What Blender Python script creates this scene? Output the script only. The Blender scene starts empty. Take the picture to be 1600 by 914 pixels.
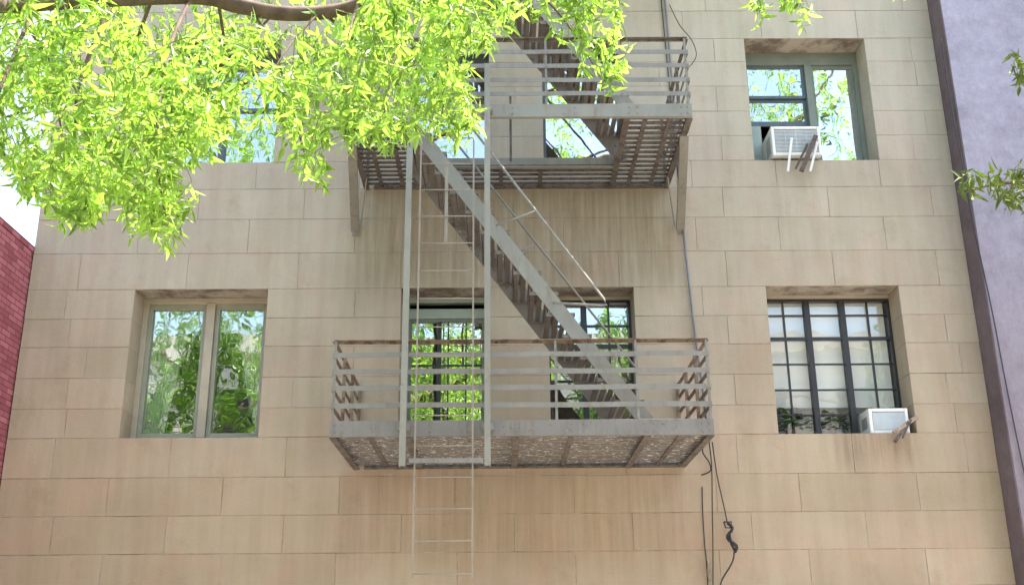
import bpy, bmesh, math, random
from mathutils import Vector, Matrix, noise
R = math.radians
scene = bpy.context.scene
C = scene.collection

# ---------------------------------------------------------------- camera
RT = Vector((0.99993972, -0.00739998, -0.00811119))
UP = Vector((0.00529048, -0.32260106, 0.94652024))
FW = Vector((0.00962091, 0.9465061, 0.32254247))
CAM = Vector((0, -10.8, 1.6))
FPX = 1693.966
cd = bpy.data.cameras.new('camera'); cam = bpy.data.objects.new('camera', cd); C.objects.link(cam)
m = Matrix((RT, UP, -FW)).transposed().to_4x4(); m.translation = CAM
cam.matrix_world = m
cd.sensor_width = 36; cd.lens = 36 * FPX / 1600; cd.clip_end = 1000
scene.camera = cam

# ---------------------------------------------------------------- light
SUN = Vector((0.30, 0.13, 0.945)).normalized()
w = bpy.data.worlds.new('World'); scene.world = w; w.use_nodes = True
nt = w.node_tree; nt.nodes.clear()
sky = nt.nodes.new('ShaderNodeTexSky'); sky.sky_type = 'NISHITA'; sky.sun_disc = False
sky.sun_elevation = math.asin(SUN.z); sky.sun_rotation = math.atan2(SUN.x, SUN.y)
sky.air_density = 1.2; sky.dust_density = 3.5; sky.ozone_density = 1.0
bg = nt.nodes.new('ShaderNodeBackground'); bg.inputs[1].default_value = 0.15
wo = nt.nodes.new('ShaderNodeOutputWorld')
nt.links.new(sky.outputs[0], bg.inputs[0]); nt.links.new(bg.outputs[0], wo.inputs[0])
sl = bpy.data.lights.new('sun', 'SUN'); sl.energy = 4.2; sl.angle = R(0.53); sl.color = (1.0, 0.95, 0.87)
so = bpy.data.objects.new('sun', sl); C.objects.link(so)
so.rotation_euler = SUN.to_track_quat('Z', 'Y').to_euler(); so.location = (0, 0, 40)
vs = scene.view_settings
vs.view_transform = 'Standard'; vs.look = 'None'; vs.exposure = 2.22; vs.gamma = 1; vs.use_curve_mapping = False
scene.render.engine = 'CYCLES'
scene.cycles.max_bounces = 8; scene.cycles.transparent_max_bounces = 12
scene.cycles.sample_clamp_indirect = 6

def at(px, py, Y):
    """where the sight line of photo pixel (px, py) meets the vertical plane y = Y"""
    d = FW * FPX + RT * (px - 800) + UP * (457 - py)
    return CAM + d * ((Y - CAM.y) / d.y)
def pix(p):
    d = p - CAM; z = d.dot(FW)
    if z <= 0.1: return None
    return 800 + FPX * d.dot(RT) / z, 457 - FPX * d.dot(UP) / z

# ---------------------------------------------------------------- objects
def tag(o, label=None, cat=None, group=None, kind=None):
    if label: o['label'] = label
    if cat: o['category'] = cat
    if group: o['group'] = group
    if kind: o['kind'] = kind
    return o
def empty(name, loc, label, cat, group=None):
    o = bpy.data.objects.new(name, None); C.objects.link(o); o.location = loc
    o.empty_display_size = 0.2
    return tag(o, label, cat, group)

class MB:
    def __init__(s): s.v = []; s.f = []; s.t = []; s.mi = []; s.w = []
    def add(s, vs, fs, tint=0.5, mi=0):
        n = len(s.v); s.v += [tuple(v) for v in vs]
        for f in fs: s.f.append(tuple(i + n for i in f)); s.t.append(tint); s.mi.append(mi)
    def box(s, x0, x1, y0, y1, z0, z1, tint=0.5, mi=0):
        if x0 > x1: x0, x1 = x1, x0
        if y0 > y1: y0, y1 = y1, y0
        if z0 > z1: z0, z1 = z1, z0
        s.add([(x0,y0,z0),(x1,y0,z0),(x1,y1,z0),(x0,y1,z0),(x0,y0,z1),(x1,y0,z1),(x1,y1,z1),(x0,y1,z1)],
              [(3,2,1,0),(4,5,6,7),(0,1,5,4),(1,2,6,5),(2,3,7,6),(3,0,4,7)], tint, mi)
        return s
    def bar(s, a, b, wy, wz, up=(0,0,1), tint=0.5, mi=0):
        """box from a to b; wz is its size along `up`, wy across"""
        a = Vector(a); b = Vector(b); d = (b - a).normalized(); u = Vector(up)
        sd = d.cross(u)
        if sd.length < 1e-4: sd = d.cross(Vector((1,0,0)))
        sd.normalize(); u = sd.cross(d).normalized()
        P = []
        for q in (a, b):
            for sx, sz in ((-1,-1),(1,-1),(1,1),(-1,1)): P.append(q + sd * (sx*wy/2) + u * (sz*wz/2))
        s.add(P, [(3,2,1,0),(4,5,6,7),(0,1,5,4),(1,2,6,5),(2,3,7,6),(3,0,4,7)], tint, mi)
        return s
    def tube(s, pts, r, n=8, tint=0.5, mi=0):
        pts = [Vector(p) for p in pts]; rs = r if isinstance(r, (list, tuple)) else [r]*len(pts)
        rings = []; ref = Vector((0.31, 0.2, 0.93))
        for i, p in enumerate(pts):
            d = (pts[min(i+1, len(pts)-1)] - pts[max(i-1, 0)]).normalized()
            a = d.cross(ref)
            if a.length < 1e-3: a = d.cross(Vector((1,0,0)))
            a.normalize(); b = d.cross(a)
            rings.append([p + (a*math.cos(2*math.pi*k/n) + b*math.sin(2*math.pi*k/n))*rs[i] for k in range(n)])
        vs = [q for g in rings for q in g]; fs = []
        for i in range(len(pts)-1):
            for k in range(n): fs.append((i*n+k, i*n+(k+1)%n, (i+1)*n+(k+1)%n, (i+1)*n+k))
        fs.append(tuple(range(n))[::-1]); fs.append(tuple((len(pts)-1)*n+k for k in range(n)))
        s.add(vs, fs, tint, mi); return s
    def build(s, name, mats, parent=None, smooth=False, bevel=0):
        me = bpy.data.meshes.new(name); me.from_pydata(s.v, [], s.f)
        if not isinstance(mats, (list, tuple)): mats = [mats]
        for m_ in mats: me.materials.append(m_)
        if len(mats) > 1: me.polygons.foreach_set('material_index', s.mi)
        at_ = me.attributes.new('tint', 'FLOAT', 'FACE'); at_.data.foreach_set('value', s.t)
        if s.w: a2 = me.attributes.new('height_tint', 'FLOAT', 'FACE'); a2.data.foreach_set('value', s.w)
        if smooth: me.polygons.foreach_set('use_smooth', [True]*len(s.f))
        me.update()
        o = bpy.data.objects.new(name, me); C.objects.link(o)
        if parent is not None:
            o.parent = parent; 
            q = parent; off = Vector((0,0,0))
            while q: off += q.location; q = q.parent
            o.location = -off
        if bevel:
            b = o.modifiers.new('bevel', 'BEVEL'); b.width = bevel; b.segments = 2; b.limit_method = 'ANGLE'
        return o

# ---------------------------------------------------------------- materials
def mat(name):
    m_ = bpy.data.materials.new(name); m_.use_nodes = True
    return m_, m_.node_tree, m_.node_tree.nodes['Principled BSDF']
def noise_node(nt, scale, detail=4, rough=0.6, vec=None, stretch=None):
    n = nt.nodes.new('ShaderNodeTexNoise'); n.inputs['Scale'].default_value = scale
    n.inputs['Detail'].default_value = detail; n.inputs['Roughness'].default_value = rough
    tc = nt.nodes.new('ShaderNodeTexCoord'); mp = nt.nodes.new('ShaderNodeMapping')
    if stretch: mp.inputs['Scale'].default_value = stretch
    nt.links.new(tc.outputs['Object'], mp.inputs[0]); nt.links.new(mp.outputs[0], n.inputs['Vector'])
    return n.outputs['Fac']
def ramp(nt, fac, stops):
    r = nt.nodes.new('ShaderNodeValToRGB')
    el = r.color_ramp.elements
    while len(el) < len(stops): el.new(0.5)
    for e, (p, c) in zip(el, stops):
        e.position = p; e.color = (*c, 1) if isinstance(c, tuple) else (c, c, c, 1)
    nt.links.new(fac, r.inputs[0]); return r.outputs[0]
def mix(nt, fac, a, b, mode='MIX'):
    n = nt.nodes.new('ShaderNodeMix'); n.data_type = 'RGBA'; n.blend_type = mode
    for sock, v in ((n.inputs[0], fac), (n.inputs[6], a), (n.inputs[7], b)):
        if isinstance(v, bpy.types.NodeSocket): nt.links.new(v, sock)
        elif isinstance(v, tuple): sock.default_value = (*v, 1)
        else: sock.default_value = v
    return n.outputs[2]
def attr(nt, name='tint'):
    a = nt.nodes.new('ShaderNodeAttribute'); a.attribute_name = name; return a.outputs['Fac']
def bump(nt, h, strength, dist, bs):
    b = nt.nodes.new('ShaderNodeBump'); b.inputs['Strength'].default_value = strength; b.inputs['Distance'].default_value = dist
    nt.links.new(h, b.inputs['Height']); nt.links.new(b.outputs[0], bs.inputs['Normal'])

def plain(name, col, rough=0.6, var=0.15, scale=6, metal=0, spec=0.5):
    m_, nt, bs = mat(name)
    c2 = tuple(c*(1-var) for c in col); c1 = tuple(min(1, c*(1+var)) for c in col)
    nt.links.new(ramp(nt, noise_node(nt, scale), [(0.3, c2), (0.7, c1)]), bs.inputs['Base Color'])
    bs.inputs['Roughness'].default_value = rough; bs.inputs['Metallic'].default_value = metal
    bs.inputs['Specular IOR Level'].default_value = spec
    return m_

def limestone():
    m_, nt, bs = mat('painted_stone')
    lo = ramp(nt, attr(nt), [(0, (0.395, 0.316, 0.228)), (0.5, (0.42, 0.340, 0.248)), (1, (0.445, 0.364, 0.27))])
    hi = ramp(nt, attr(nt), [(0, (0.455, 0.42, 0.352)), (0.5, (0.48, 0.445, 0.375)), (1, (0.505, 0.47, 0.40))])
    base = mix(nt, attr(nt, 'height_tint'), lo, hi)       # painted stone by stone: sky light above, warm bounce below, plus pinker low stones
    big = ramp(nt, noise_node(nt, 0.7, 5, 0.6), [(0.3, (0.80, 0.77, 0.72)), (0.7, (1.06, 1.04, 1.0))])
    c = mix(nt, 0.8, base, big, 'MULTIPLY')
    streak = ramp(nt, noise_node(nt, 2.6, 5, 0.65, stretch=(2.4, 1, 0.22)), [(0.36, (0.70, 0.66, 0.59)), (0.60, (1, 1, 1))])
    c = mix(nt, 0.30, c, streak, 'MULTIPLY')
    blot = ramp(nt, noise_node(nt, 2.3, 6, 0.7), [(0.56, (1, 1, 1)), (0.78, (0.78, 0.72, 0.64))])
    c = mix(nt, 0.7, c, blot, 'MULTIPLY')
    hue = ramp(nt, noise_node(nt, 1.7, 5, 0.65), [(0.32, (1.05, 0.97, 0.95)), (0.5, (1, 1, 1)), (0.68, (0.97, 1.0, 0.94))])
    c = mix(nt, 1.0, c, hue, 'MULTIPLY')
    scuff = ramp(nt, noise_node(nt, 7, 8, 0.8, stretch=(0.6, 1, 1.5)), [(0.60, (1, 1, 1)), (0.68, (0.80, 0.77, 0.72)), (0.74, (1.08, 1.07, 1.05))])
    c = mix(nt, 0.5, c, scuff, 'MULTIPLY')
    # rusty run-off and painted shade under the balconies, dark drips under two sills
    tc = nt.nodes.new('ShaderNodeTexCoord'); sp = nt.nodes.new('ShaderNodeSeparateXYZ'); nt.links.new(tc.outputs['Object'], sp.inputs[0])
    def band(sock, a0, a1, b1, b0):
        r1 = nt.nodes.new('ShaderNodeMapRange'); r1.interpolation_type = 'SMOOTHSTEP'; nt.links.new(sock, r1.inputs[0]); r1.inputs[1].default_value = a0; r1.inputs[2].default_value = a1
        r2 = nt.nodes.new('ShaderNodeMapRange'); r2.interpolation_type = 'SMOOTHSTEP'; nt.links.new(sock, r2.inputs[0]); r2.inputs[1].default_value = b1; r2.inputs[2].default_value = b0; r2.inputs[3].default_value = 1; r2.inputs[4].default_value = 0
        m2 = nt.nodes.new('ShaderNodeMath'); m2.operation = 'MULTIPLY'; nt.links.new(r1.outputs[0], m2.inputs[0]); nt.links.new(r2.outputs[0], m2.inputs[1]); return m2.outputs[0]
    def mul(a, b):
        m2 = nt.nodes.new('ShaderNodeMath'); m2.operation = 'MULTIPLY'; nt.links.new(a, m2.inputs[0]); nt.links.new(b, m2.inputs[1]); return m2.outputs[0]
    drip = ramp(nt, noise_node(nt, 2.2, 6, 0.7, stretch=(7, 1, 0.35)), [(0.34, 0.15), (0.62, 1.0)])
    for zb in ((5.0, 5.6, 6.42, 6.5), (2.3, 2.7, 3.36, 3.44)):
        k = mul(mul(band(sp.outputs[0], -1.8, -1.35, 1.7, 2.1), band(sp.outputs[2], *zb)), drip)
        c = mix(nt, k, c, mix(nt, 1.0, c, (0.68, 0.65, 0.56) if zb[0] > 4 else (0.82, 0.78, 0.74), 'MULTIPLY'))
    for xa in ((3.3, 3.4, 4.1, 4.25), (-0.9, -0.8, -0.3, -0.2)):
        k = mul(mul(band(sp.outputs[0], *xa), band(sp.outputs[2], 3.25, 3.6, 3.80, 3.83)), drip)
        c = mix(nt, k, c, mix(nt, 1.0, c, (0.68, 0.64, 0.60), 'MULTIPLY'))
    fine = noise_node(nt, 60, 5, 0.7)
    c = mix(nt, 0.4, c, ramp(nt, fine, [(0.3, 0.84), (0.7, 1.1)]), 'MULTIPLY')
    nt.links.new(c, bs.inputs['Base Color']); bs.inputs['Roughness'].default_value = 0.85
    bs.inputs['Specular IOR Level'].default_value = 0.25
    mx = nt.nodes.new('ShaderNodeMath'); mx.operation = 'ADD'
    nt.links.new(fine, mx.inputs[0]); nt.links.new(noise_node(nt, 9, 4), mx.inputs[1])
    bump(nt, mx.outputs[0], 0.35, 0.01, bs)
    return m_
def peeling(name, paintc, rustc, amount=0.5, rough=0.75, scale=7, pale_flecks=0.0, cstretch=None):
    m_, nt, bs = mat(name)
    pc = ramp(nt, noise_node(nt, 3, 4), [(0.3, tuple(c*0.88 for c in paintc)), (0.7, tuple(c*1.1 for c in paintc))])
    rc = ramp(nt, noise_node(nt, 25, 4), [(0.3, tuple(c*0.6 for c in rustc)), (0.7, tuple(c*1.3 for c in rustc))])
    msk = ramp(nt, noise_node(nt, scale, 8, 0.75), [(amount, 0.0), (min(1, amount + 0.04), 1.0)])
    c = mix(nt, msk, pc, rc)
    run = ramp(nt, noise_node(nt, 9, 6, 0.75, stretch=(1.6, 1.6, 0.35)), [(0.5, (1, 1, 1)), (0.72, (0.72, 0.58, 0.46))])
    c = mix(nt, 0.7, c, run, 'MULTIPLY')
    if pale_flecks:
        cm = ramp(nt, noise_node(nt, scale*2.3, 6, 0.7, stretch=cstretch), [(pale_flecks, 0.0), (pale_flecks+0.02, 1.0)])  # pale specks; on slats and treads they are painted sun flecks
        c = mix(nt, cm, c, (0.74, 0.70, 0.62))
    nt.links.new(c, bs.inputs['Base Color']); bs.inputs['Roughness'].default_value = rough
    bump(nt, noise_node(nt, 30, 5), 0.25, 0.004, bs)
    return m_
def brick():
    m_, nt, bs = mat('red_brick')
    tc = nt.nodes.new('ShaderNodeTexCoord'); sp = nt.nodes.new('ShaderNodeSeparateXYZ'); cb = nt.nodes.new('ShaderNodeCombineXYZ')
    ad = nt.nodes.new('ShaderNodeMath'); ad.operation = 'ADD'
    nt.links.new(tc.outputs['Object'], sp.inputs[0])
    nt.links.new(sp.outputs[0], ad.inputs[0]); nt.links.new(sp.outputs[1], ad.inputs[1])
    nt.links.new(ad.outputs[0], cb.inputs[0]); nt.links.new(sp.outputs[2], cb.inputs[1])
    b = nt.nodes.new('ShaderNodeTexBrick'); nt.links.new(cb.outputs[0], b.inputs['Vector'])
    b.inputs['Scale'].default_value = 1; b.inputs['Brick Width'].default_value = 0.2; b.inputs['Row Height'].default_value = 0.06
    b.inputs['Mortar Size'].default_value = 0.006; b.inputs['Color1'].default_value = (0.27, 0.06, 0.075, 1)
    b.inputs['Color2'].default_value = (0.44, 0.14, 0.165, 1); b.inputs['Mortar'].default_value = (0.12, 0.04, 0.05, 1)
    b.inputs['Bias'].default_value = 0.0
    c = mix(nt, 0.5, b.outputs[0], ramp(nt, noise_node(nt, 6, 5), [(0.3, 0.75), (0.7, 1.15)]), 'MULTIPLY')
    nt.links.new(c, bs.inputs['Base Color']); bs.inputs['Roughness'].default_value = 0.9
    bump(nt, b.outputs['Fac'], -0.6, 0.008, bs)
    return m_
def stucco(name, col, low=None):
    m_, nt, bs = mat(name)
    c = ramp(nt, noise_node(nt, 1.1, 7, 0.7, stretch=(1, 1, 1.6)), [(0.3, tuple(x*0.74 for x in col)), (0.5, col), (0.72, tuple(min(1, x*1.16) for x in col))])
    if low:   # browner tone on the lower storeys, its edge ragged
        tc = nt.nodes.new('ShaderNodeTexCoord'); sp = nt.nodes.new('ShaderNodeSeparateXYZ'); nt.links.new(tc.outputs['Object'], sp.inputs[0])
        ad = nt.nodes.new('ShaderNodeMath'); ad.operation = 'MULTIPLY_ADD'; nt.links.new(noise_node(nt, 0.9, 7, 0.75), ad.inputs[0]); ad.inputs[1].default_value = 4.0; nt.links.new(sp.outputs[2], ad.inputs[2])
        mr = nt.nodes.new('ShaderNodeMapRange'); mr.interpolation_type = 'SMOOTHSTEP'; nt.links.new(ad.outputs[0], mr.inputs[0]); mr.inputs[1].default_value = 5.2; mr.inputs[2].default_value = 9.8
        c = mix(nt, mr.outputs[0], low, c)
    c = mix(nt, 0.55, c, ramp(nt, noise_node(nt, 5, 8, 0.75), [(0.35, (0.72, 0.66, 0.68)), (0.55, (1, 1, 1))]), 'MULTIPLY')
    c = mix(nt, 0.5, c, ramp(nt, noise_node(nt, 22, 6, 0.7, stretch=(1, 1, 0.5)), [(0.3, 0.8), (0.7, 1.15)]), 'MULTIPLY')
    nt.links.new(c, bs.inputs['Base Color']); bs.inputs['Roughness'].default_value = 0.9
    bs.inputs['Specular IOR Level'].default_value = 0.2
    bump(nt, noise_node(nt, 18, 7, 0.7), 0.5, 0.012, bs)
    return m_
def glass(name, refl=0.45, tint=(0.86, 0.9, 0.87), wav=0.002):
    m_, nt, bs = mat(name)
    nt.nodes.remove(bs); out = nt.nodes['Material Output']
    g = nt.nodes.new('ShaderNodeBsdfGlossy'); g.inputs['Roughness'].default_value = 0.0; g.inputs['Color'].default_value = (0.95, 0.98, 1, 1)
    t = nt.nodes.new('ShaderNodeBsdfTransparent'); t.inputs['Color'].default_value = (*tint, 1)
    mx = nt.nodes.new('ShaderNodeMixShader'); mx.inputs[0].default_value = refl
    nt.links.new(t.outputs[0], mx.inputs[1]); nt.links.new(g.outputs[0], mx.inputs[2]); nt.links.new(mx.outputs[0], out.inputs[0])
    b = nt.nodes.new('ShaderNodeBump'); b.inputs['Strength'].default_value = 1; b.inputs['Distance'].default_value = wav
    nt.links.new(noise_node(nt, 3.0, 2, 0.4), b.inputs['Height']); nt.links.new(b.outputs[0], g.inputs['Normal'])
    return m_
def leafmat(name, dark, light, trans, tw=0.5):
    m_, nt, bs = mat(name)
    nt.nodes.remove(bs); out = nt.nodes['Material Output']
    t = attr(nt)
    c = ramp(nt, t, [(0, dark), (1, light)]); c2 = ramp(nt, t, [(0, tuple(x*0.34 for x in trans)), (1, trans)])
    p = nt.nodes.new('ShaderNodeBsdfPrincipled'); p.inputs['Roughness'].default_value = 0.38; p.inputs['Specular IOR Level'].default_value = 0.6
    tr = nt.nodes.new('ShaderNodeBsdfTranslucent'); mx = nt.nodes.new('ShaderNodeMixShader'); mx.inputs[0].default_value = tw
    nt.links.new(c, p.inputs['Base Color']); nt.links.new(c2, tr.inputs['Color'])
    nt.links.new(p.outputs[0], mx.inputs[1]); nt.links.new(tr.outputs[0], mx.inputs[2]); nt.links.new(mx.outputs[0], out.inputs[0])
    return m_

M = {}
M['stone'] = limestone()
m_, nt, bs = mat('joint'); M['mortar'] = m_
nt.links.new(ramp(nt, noise_node(nt, 2.6, 6, 0.7), [(0.40, (0.16, 0.125, 0.095)), (0.56, (0.42, 0.36, 0.285))]), bs.inputs['Base Color']); bs.inputs['Roughness'].default_value = 0.95
M['paint'] = peeling('grey_metal_paint', (0.255, 0.248, 0.212), (0.17, 0.12, 0.09), 0.66, scale=15)
M['paint_worn'] = peeling('worn_grey_paint', (0.20, 0.19, 0.175), (0.15, 0.105, 0.075), 0.60, scale=18, pale_flecks=0.68)
M['rail'] = peeling('rail_paint', (0.225, 0.218, 0.195), (0.15, 0.11, 0.08), 0.64, scale=12)
M['rust'] = peeling('rusty_rail', (0.22, 0.165, 0.12), (0.13, 0.075, 0.05), 0.5, scale=12, pale_flecks=0.70)
M['slat'] = peeling('brown_slat', (0.145, 0.12, 0.10), (0.09, 0.07, 0.055), 0.5, scale=10)
M['slat_worn_sunflecks'] = peeling('worn_slat_with_sunflecks', (0.165, 0.137, 0.112), (0.09, 0.07, 0.055), 0.55, scale=16, pale_flecks=0.575, cstretch=(0.45, 1.2, 1.2))  # worn brown paint with sun flecks put into the colour
M['tread'] = peeling('worn_tread_with_sunflecks', (0.19, 0.165, 0.14), (0.10, 0.08, 0.065), 0.58, scale=9, pale_flecks=0.66)  # light specks in the colour stand for sun on the stair
M['ladder_thin'] = peeling('pale_ladder_paint', (0.27, 0.235, 0.19), (0.25, 0.18, 0.13), 0.62, scale=14)
M['ladder'] = peeling('ladder_paint', (0.25, 0.235, 0.20), (0.19, 0.13, 0.09), 0.60, scale=12)
M['green'] = plain('grey_green_frame', (0.17, 0.195, 0.155), 0.5, 0.12)
M['palegreen'] = plain('pale_green_frame', (0.33, 0.39, 0.34), 0.5, 0.1)
M['beige'] = plain('beige_frame', (0.40, 0.35, 0.26), 0.5, 0.1)
M['sage'] = plain('sage_frame', (0.28, 0.285, 0.215), 0.5, 0.1)
M['black'] = plain('black_steel', (0.024, 0.024, 0.026), 0.4, 0.2)
M['darkblue'] = plain('slate_frame', (0.09, 0.115, 0.125), 0.45, 0.15)
M['white'] = plain('white_enamel', (0.72, 0.71, 0.66), 0.4, 0.05)
M['grille'] = plain('grey_grille', (0.50, 0.55, 0.56), 0.5, 0.1)
M['grille_dark'] = plain('dark_grille', (0.22, 0.25, 0.26), 0.6, 0.1)
M['glass'] = glass('window_glass', 0.42)
M['glass_mid'] = glass('house_glass', 0.30, (0.93, 0.96, 0.93))
M['glass_hi'] = glass('mirror_like_glass', 0.6)
M['glass_lo'] = glass('clear_glass', 0.09, (0.97, 0.98, 0.97))
M['cloth'] = plain('curtain_cloth', (0.68, 0.75, 0.58), 0.9, 0.1, 3)
M['blind'] = plain('cream_blind', (0.86, 0.85, 0.79), 0.9, 0.04, 2)
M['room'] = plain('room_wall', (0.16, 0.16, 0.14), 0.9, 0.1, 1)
M['brick'] = brick()
M['purple'] = stucco('lilac_stucco', (0.33, 0.315, 0.38), (0.25, 0.21, 0.235))
M['mauve'] = stucco('mauve_side', (0.15, 0.115, 0.12))  # for the lilac building's side face, darkened in colour for shade
M['cable'] = plain('black_cable', (0.03, 0.03, 0.032), 0.6, 0.2)
M['conduit'] = plain('blue_grey_conduit', (0.17, 0.175, 0.20), 0.5, 0.2)
M['wood'] = plain('weathered_wood', (0.30, 0.22, 0.16), 0.8, 0.35, 18)
M['darkwood'] = plain('rotten_wood', (0.10, 0.075, 0.06), 0.9, 0.5, 30)
M['bark'] = plain('brown_bark', (0.13, 0.085, 0.06), 0.95, 0.4, 14)
M['twig'] = plain('green_twig', (0.20, 0.24, 0.06), 0.8, 0.3, 14)
M['leaf'] = leafmat('oak_leaf', (0.075, 0.165, 0.012), (0.30, 0.46, 0.09), (0.54, 0.86, 0.10), 0.58)
M['leaf_far'] = leafmat('street_leaf', (0.05, 0.11, 0.015), (0.13, 0.25, 0.03), (0.26, 0.50, 0.04), 0.45)
M['concrete'] = plain('sidewalk_concrete', (0.46, 0.42, 0.36), 0.9, 0.12, 2)
M['asphalt'] = plain('asphalt', (0.06, 0.058, 0.055), 0.9, 0.2, 4)
M['earth'] = plain('earth', (0.22, 0.19, 0.15), 0.95, 0.2, 1)
M['pale'] = plain('pale_facade', (0.60, 0.54, 0.46), 0.9, 0.08, 1)
M['pot'] = plain('blue_pot', (0.06, 0.12, 0.30), 0.35, 0.1)
M['terracotta'] = plain('clay_pot', (0.35, 0.15, 0.08), 0.8, 0.1)
M['plant'] = leafmat('house_plant_leaf', (0.02, 0.06, 0.015), (0.10, 0.22, 0.03), (0.08, 0.2, 0.02), 0.25)
M['roof'] = plain('roof_tar', (0.08, 0.08, 0.08), 0.9, 0.1)

# ---------------------------------------------------------------- ground
g = MB(); g.add([(-150,-150,-0.02),(150,-150,-0.02),(150,150,-0.02),(-150,150,-0.02)], [(0,1,2,3)])
tag(g.build('ground', M['earth']), kind='structure')
g = MB(); g.box(-80, 80, -15.0, -4.6, -0.015, 0.0); tag(g.build('road', M['asphalt']), kind='structure')
g = MB(); g.box(-80, 80, -4.6, 0.0, -0.015, 0.13); tag(g.build('sidewalk', M['concrete']), kind='structure')
g = MB(); g.box(-80, 80, -20, -15.0, -0.015, 0.13); tag(g.build('far_sidewalk', M['concrete']), kind='structure')

# ---------------------------------------------------------------- main building
XL, XR = -4.967, 4.963
ROOF = 12.2
rows = [0.13, 0.55, 0.95, 1.30, 1.62, 1.94, 2.272, 2.62, 2.985, 3.36, 3.76, 4.06, 4.38, 4.706, 5.013, 5.335, 5.735, 6.125, 6.478,
        6.80, 7.102, 7.405, 7.721, 8.033, 8.335, 8.70, 9.07, 9.45, 9.83, 10.14, 10.45, 10.76, 11.07, 11.38, 11.78]
S1, T1, S2, T2 = 3.76, 5.335, 6.80, 8.335
SIDE = {  # window columns: x from, x to, sill, head
 'w1': (-3.85, -2.455, S1, T1), 'w2': (-1.055, -0.12, S1, T1), 'w3': (0.49, 1.392, S1, T1), 'w4': (2.79, 4.195, S1, T1),
 'w8': (-3.85, -2.49, S2, T2), 'w7': (-1.03, -0.13, S2, T2), 'w6': (0.47, 1.385, S2, T2), 'w5': (2.79, 4.17, S2, T2)}
bld = empty('stone_building', (0, 0, 0), 'beige stone-block apartment building carrying the grey fire escape', 'building')
rnd = random.Random(4)
st = MB(); core = MB()
TH = 0.42
# joints read off the photograph for the rows in view (x positions), others regular
jts = {2.985: [-4.25-0.0, -3.13, -1.98, -0.83, 0.32, 1.47, 2.62, 3.6, 4.45], 2.272: [-3.71, -2.62, -1.47, -0.32, 0.83, 1.98, 3.05, 4.1],
       2.62: [-4.28, -3.19, -2.05, -0.9, 0.25, 1.4, 2.55, 3.5, 4.45], 3.36: [-4.36, -3.31, -2.15, -1.0, 0.2, 1.45, 2.25, 3.3, 4.43]}
for i in range(len(rows)-1):
    z0, z1 = rows[i], rows[i+1]; zm = (z0+z1)/2
    ops = sorted([(a, b) for (a, b, s_, t_) in SIDE.values() if s_ < zm < t_])
    segs = []; x = XL
    for a, b in ops: segs.append((x, a)); x = b
    segs.append((x, XR))
    L = 1.14; off = (0 if i % 2 else 0.57) + rnd.uniform(-0.05, 0.05)
    js = []
    k = -8
    while k < 9: js.append(k*L + off + 0.14 + rnd.uniform(-0.03, 0.03)); k += 1
    for a, b in segs:
        core.box(a + (0.006 if a != XL else 0.004), b - 0.006, 0.005, TH-0.01, z0, z1)
        cut = [a] + [j for j in js if a + 0.28 < j < b - 0.28]
        if b - a < 1.5 and len(cut) == 1 and rnd.random() < 0.6 and b - a > 0.75: cut.append((a+b)/2 + rnd.uniform(-0.18, 0.18))
        # narrow stones by the conduit, right of the fire escape
        if a < 2.05 < b and i % 2 == 0: cut = [c for c in cut if abs(c-2.1) > 0.3] + [2.1 + rnd.uniform(-.02, .02)]
        cut = sorted(cut) + [b]
        for q in range(len(cut)-1):
            g_ = rnd.uniform(0.0015, 0.003)
            x0 = cut[q] + (g_ if q else 0); x1 = cut[q+1] - (g_ if q+2 < len(cut) else 0)
            y = rnd.uniform(-0.002, 0.002); c = rnd.uniform(0.002, 0.004)
            za, zb = z0 + g_, z1 - g_
            P = [(x0+c, y, za+c), (x1-c, y, za+c), (x1-c, y, zb-c), (x0+c, y, zb-c),
                 (x0, y+c, za), (x1, y+c, za), (x1, y+c, zb), (x0, y+c, zb),
                 (x0, TH, za), (x1, TH, za), (x1, TH, zb), (x0, TH, zb)]
            F = [(0,1,2,3), (4,5,1,0), (5,6,2,1), (6,7,3,2), (7,4,0,3), (8,9,5,4), (9,10,6,5), (10,11,7,6), (11,8,4,7)]
            st.add(P, F, min(1, max(0, rnd.gauss(0.5, 0.2))))
            st.w += [min(1, max(0, (zm-3.2)/5.2 + rnd.uniform(-.05, .05)))]*len(F)
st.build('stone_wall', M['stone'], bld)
core.build('mortar', M['mortar'], bld)
b = MB(); b.box(XL-0.0, XR, -0.10, TH, ROOF-0.42, ROOF-0.14); b.box(XL, XR, -0.2, TH, ROOF-0.14, ROOF); b.build('cornice', M['stone'], bld)
b = MB(); b.box(XL+.01, XR-.01, TH, 9.0, ROOF-0.5, ROOF-0.3); b.build('roof', M['roof'], bld)
# rooms behind the windows
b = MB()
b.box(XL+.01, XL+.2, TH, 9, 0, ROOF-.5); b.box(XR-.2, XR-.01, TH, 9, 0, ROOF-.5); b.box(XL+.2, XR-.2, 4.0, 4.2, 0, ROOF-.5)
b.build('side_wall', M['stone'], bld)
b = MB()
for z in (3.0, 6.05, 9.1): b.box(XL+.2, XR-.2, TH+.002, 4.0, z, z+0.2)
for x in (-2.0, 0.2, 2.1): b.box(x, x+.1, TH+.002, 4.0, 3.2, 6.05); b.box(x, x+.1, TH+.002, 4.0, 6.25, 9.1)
b.build('interior', M['room'], bld)

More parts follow.
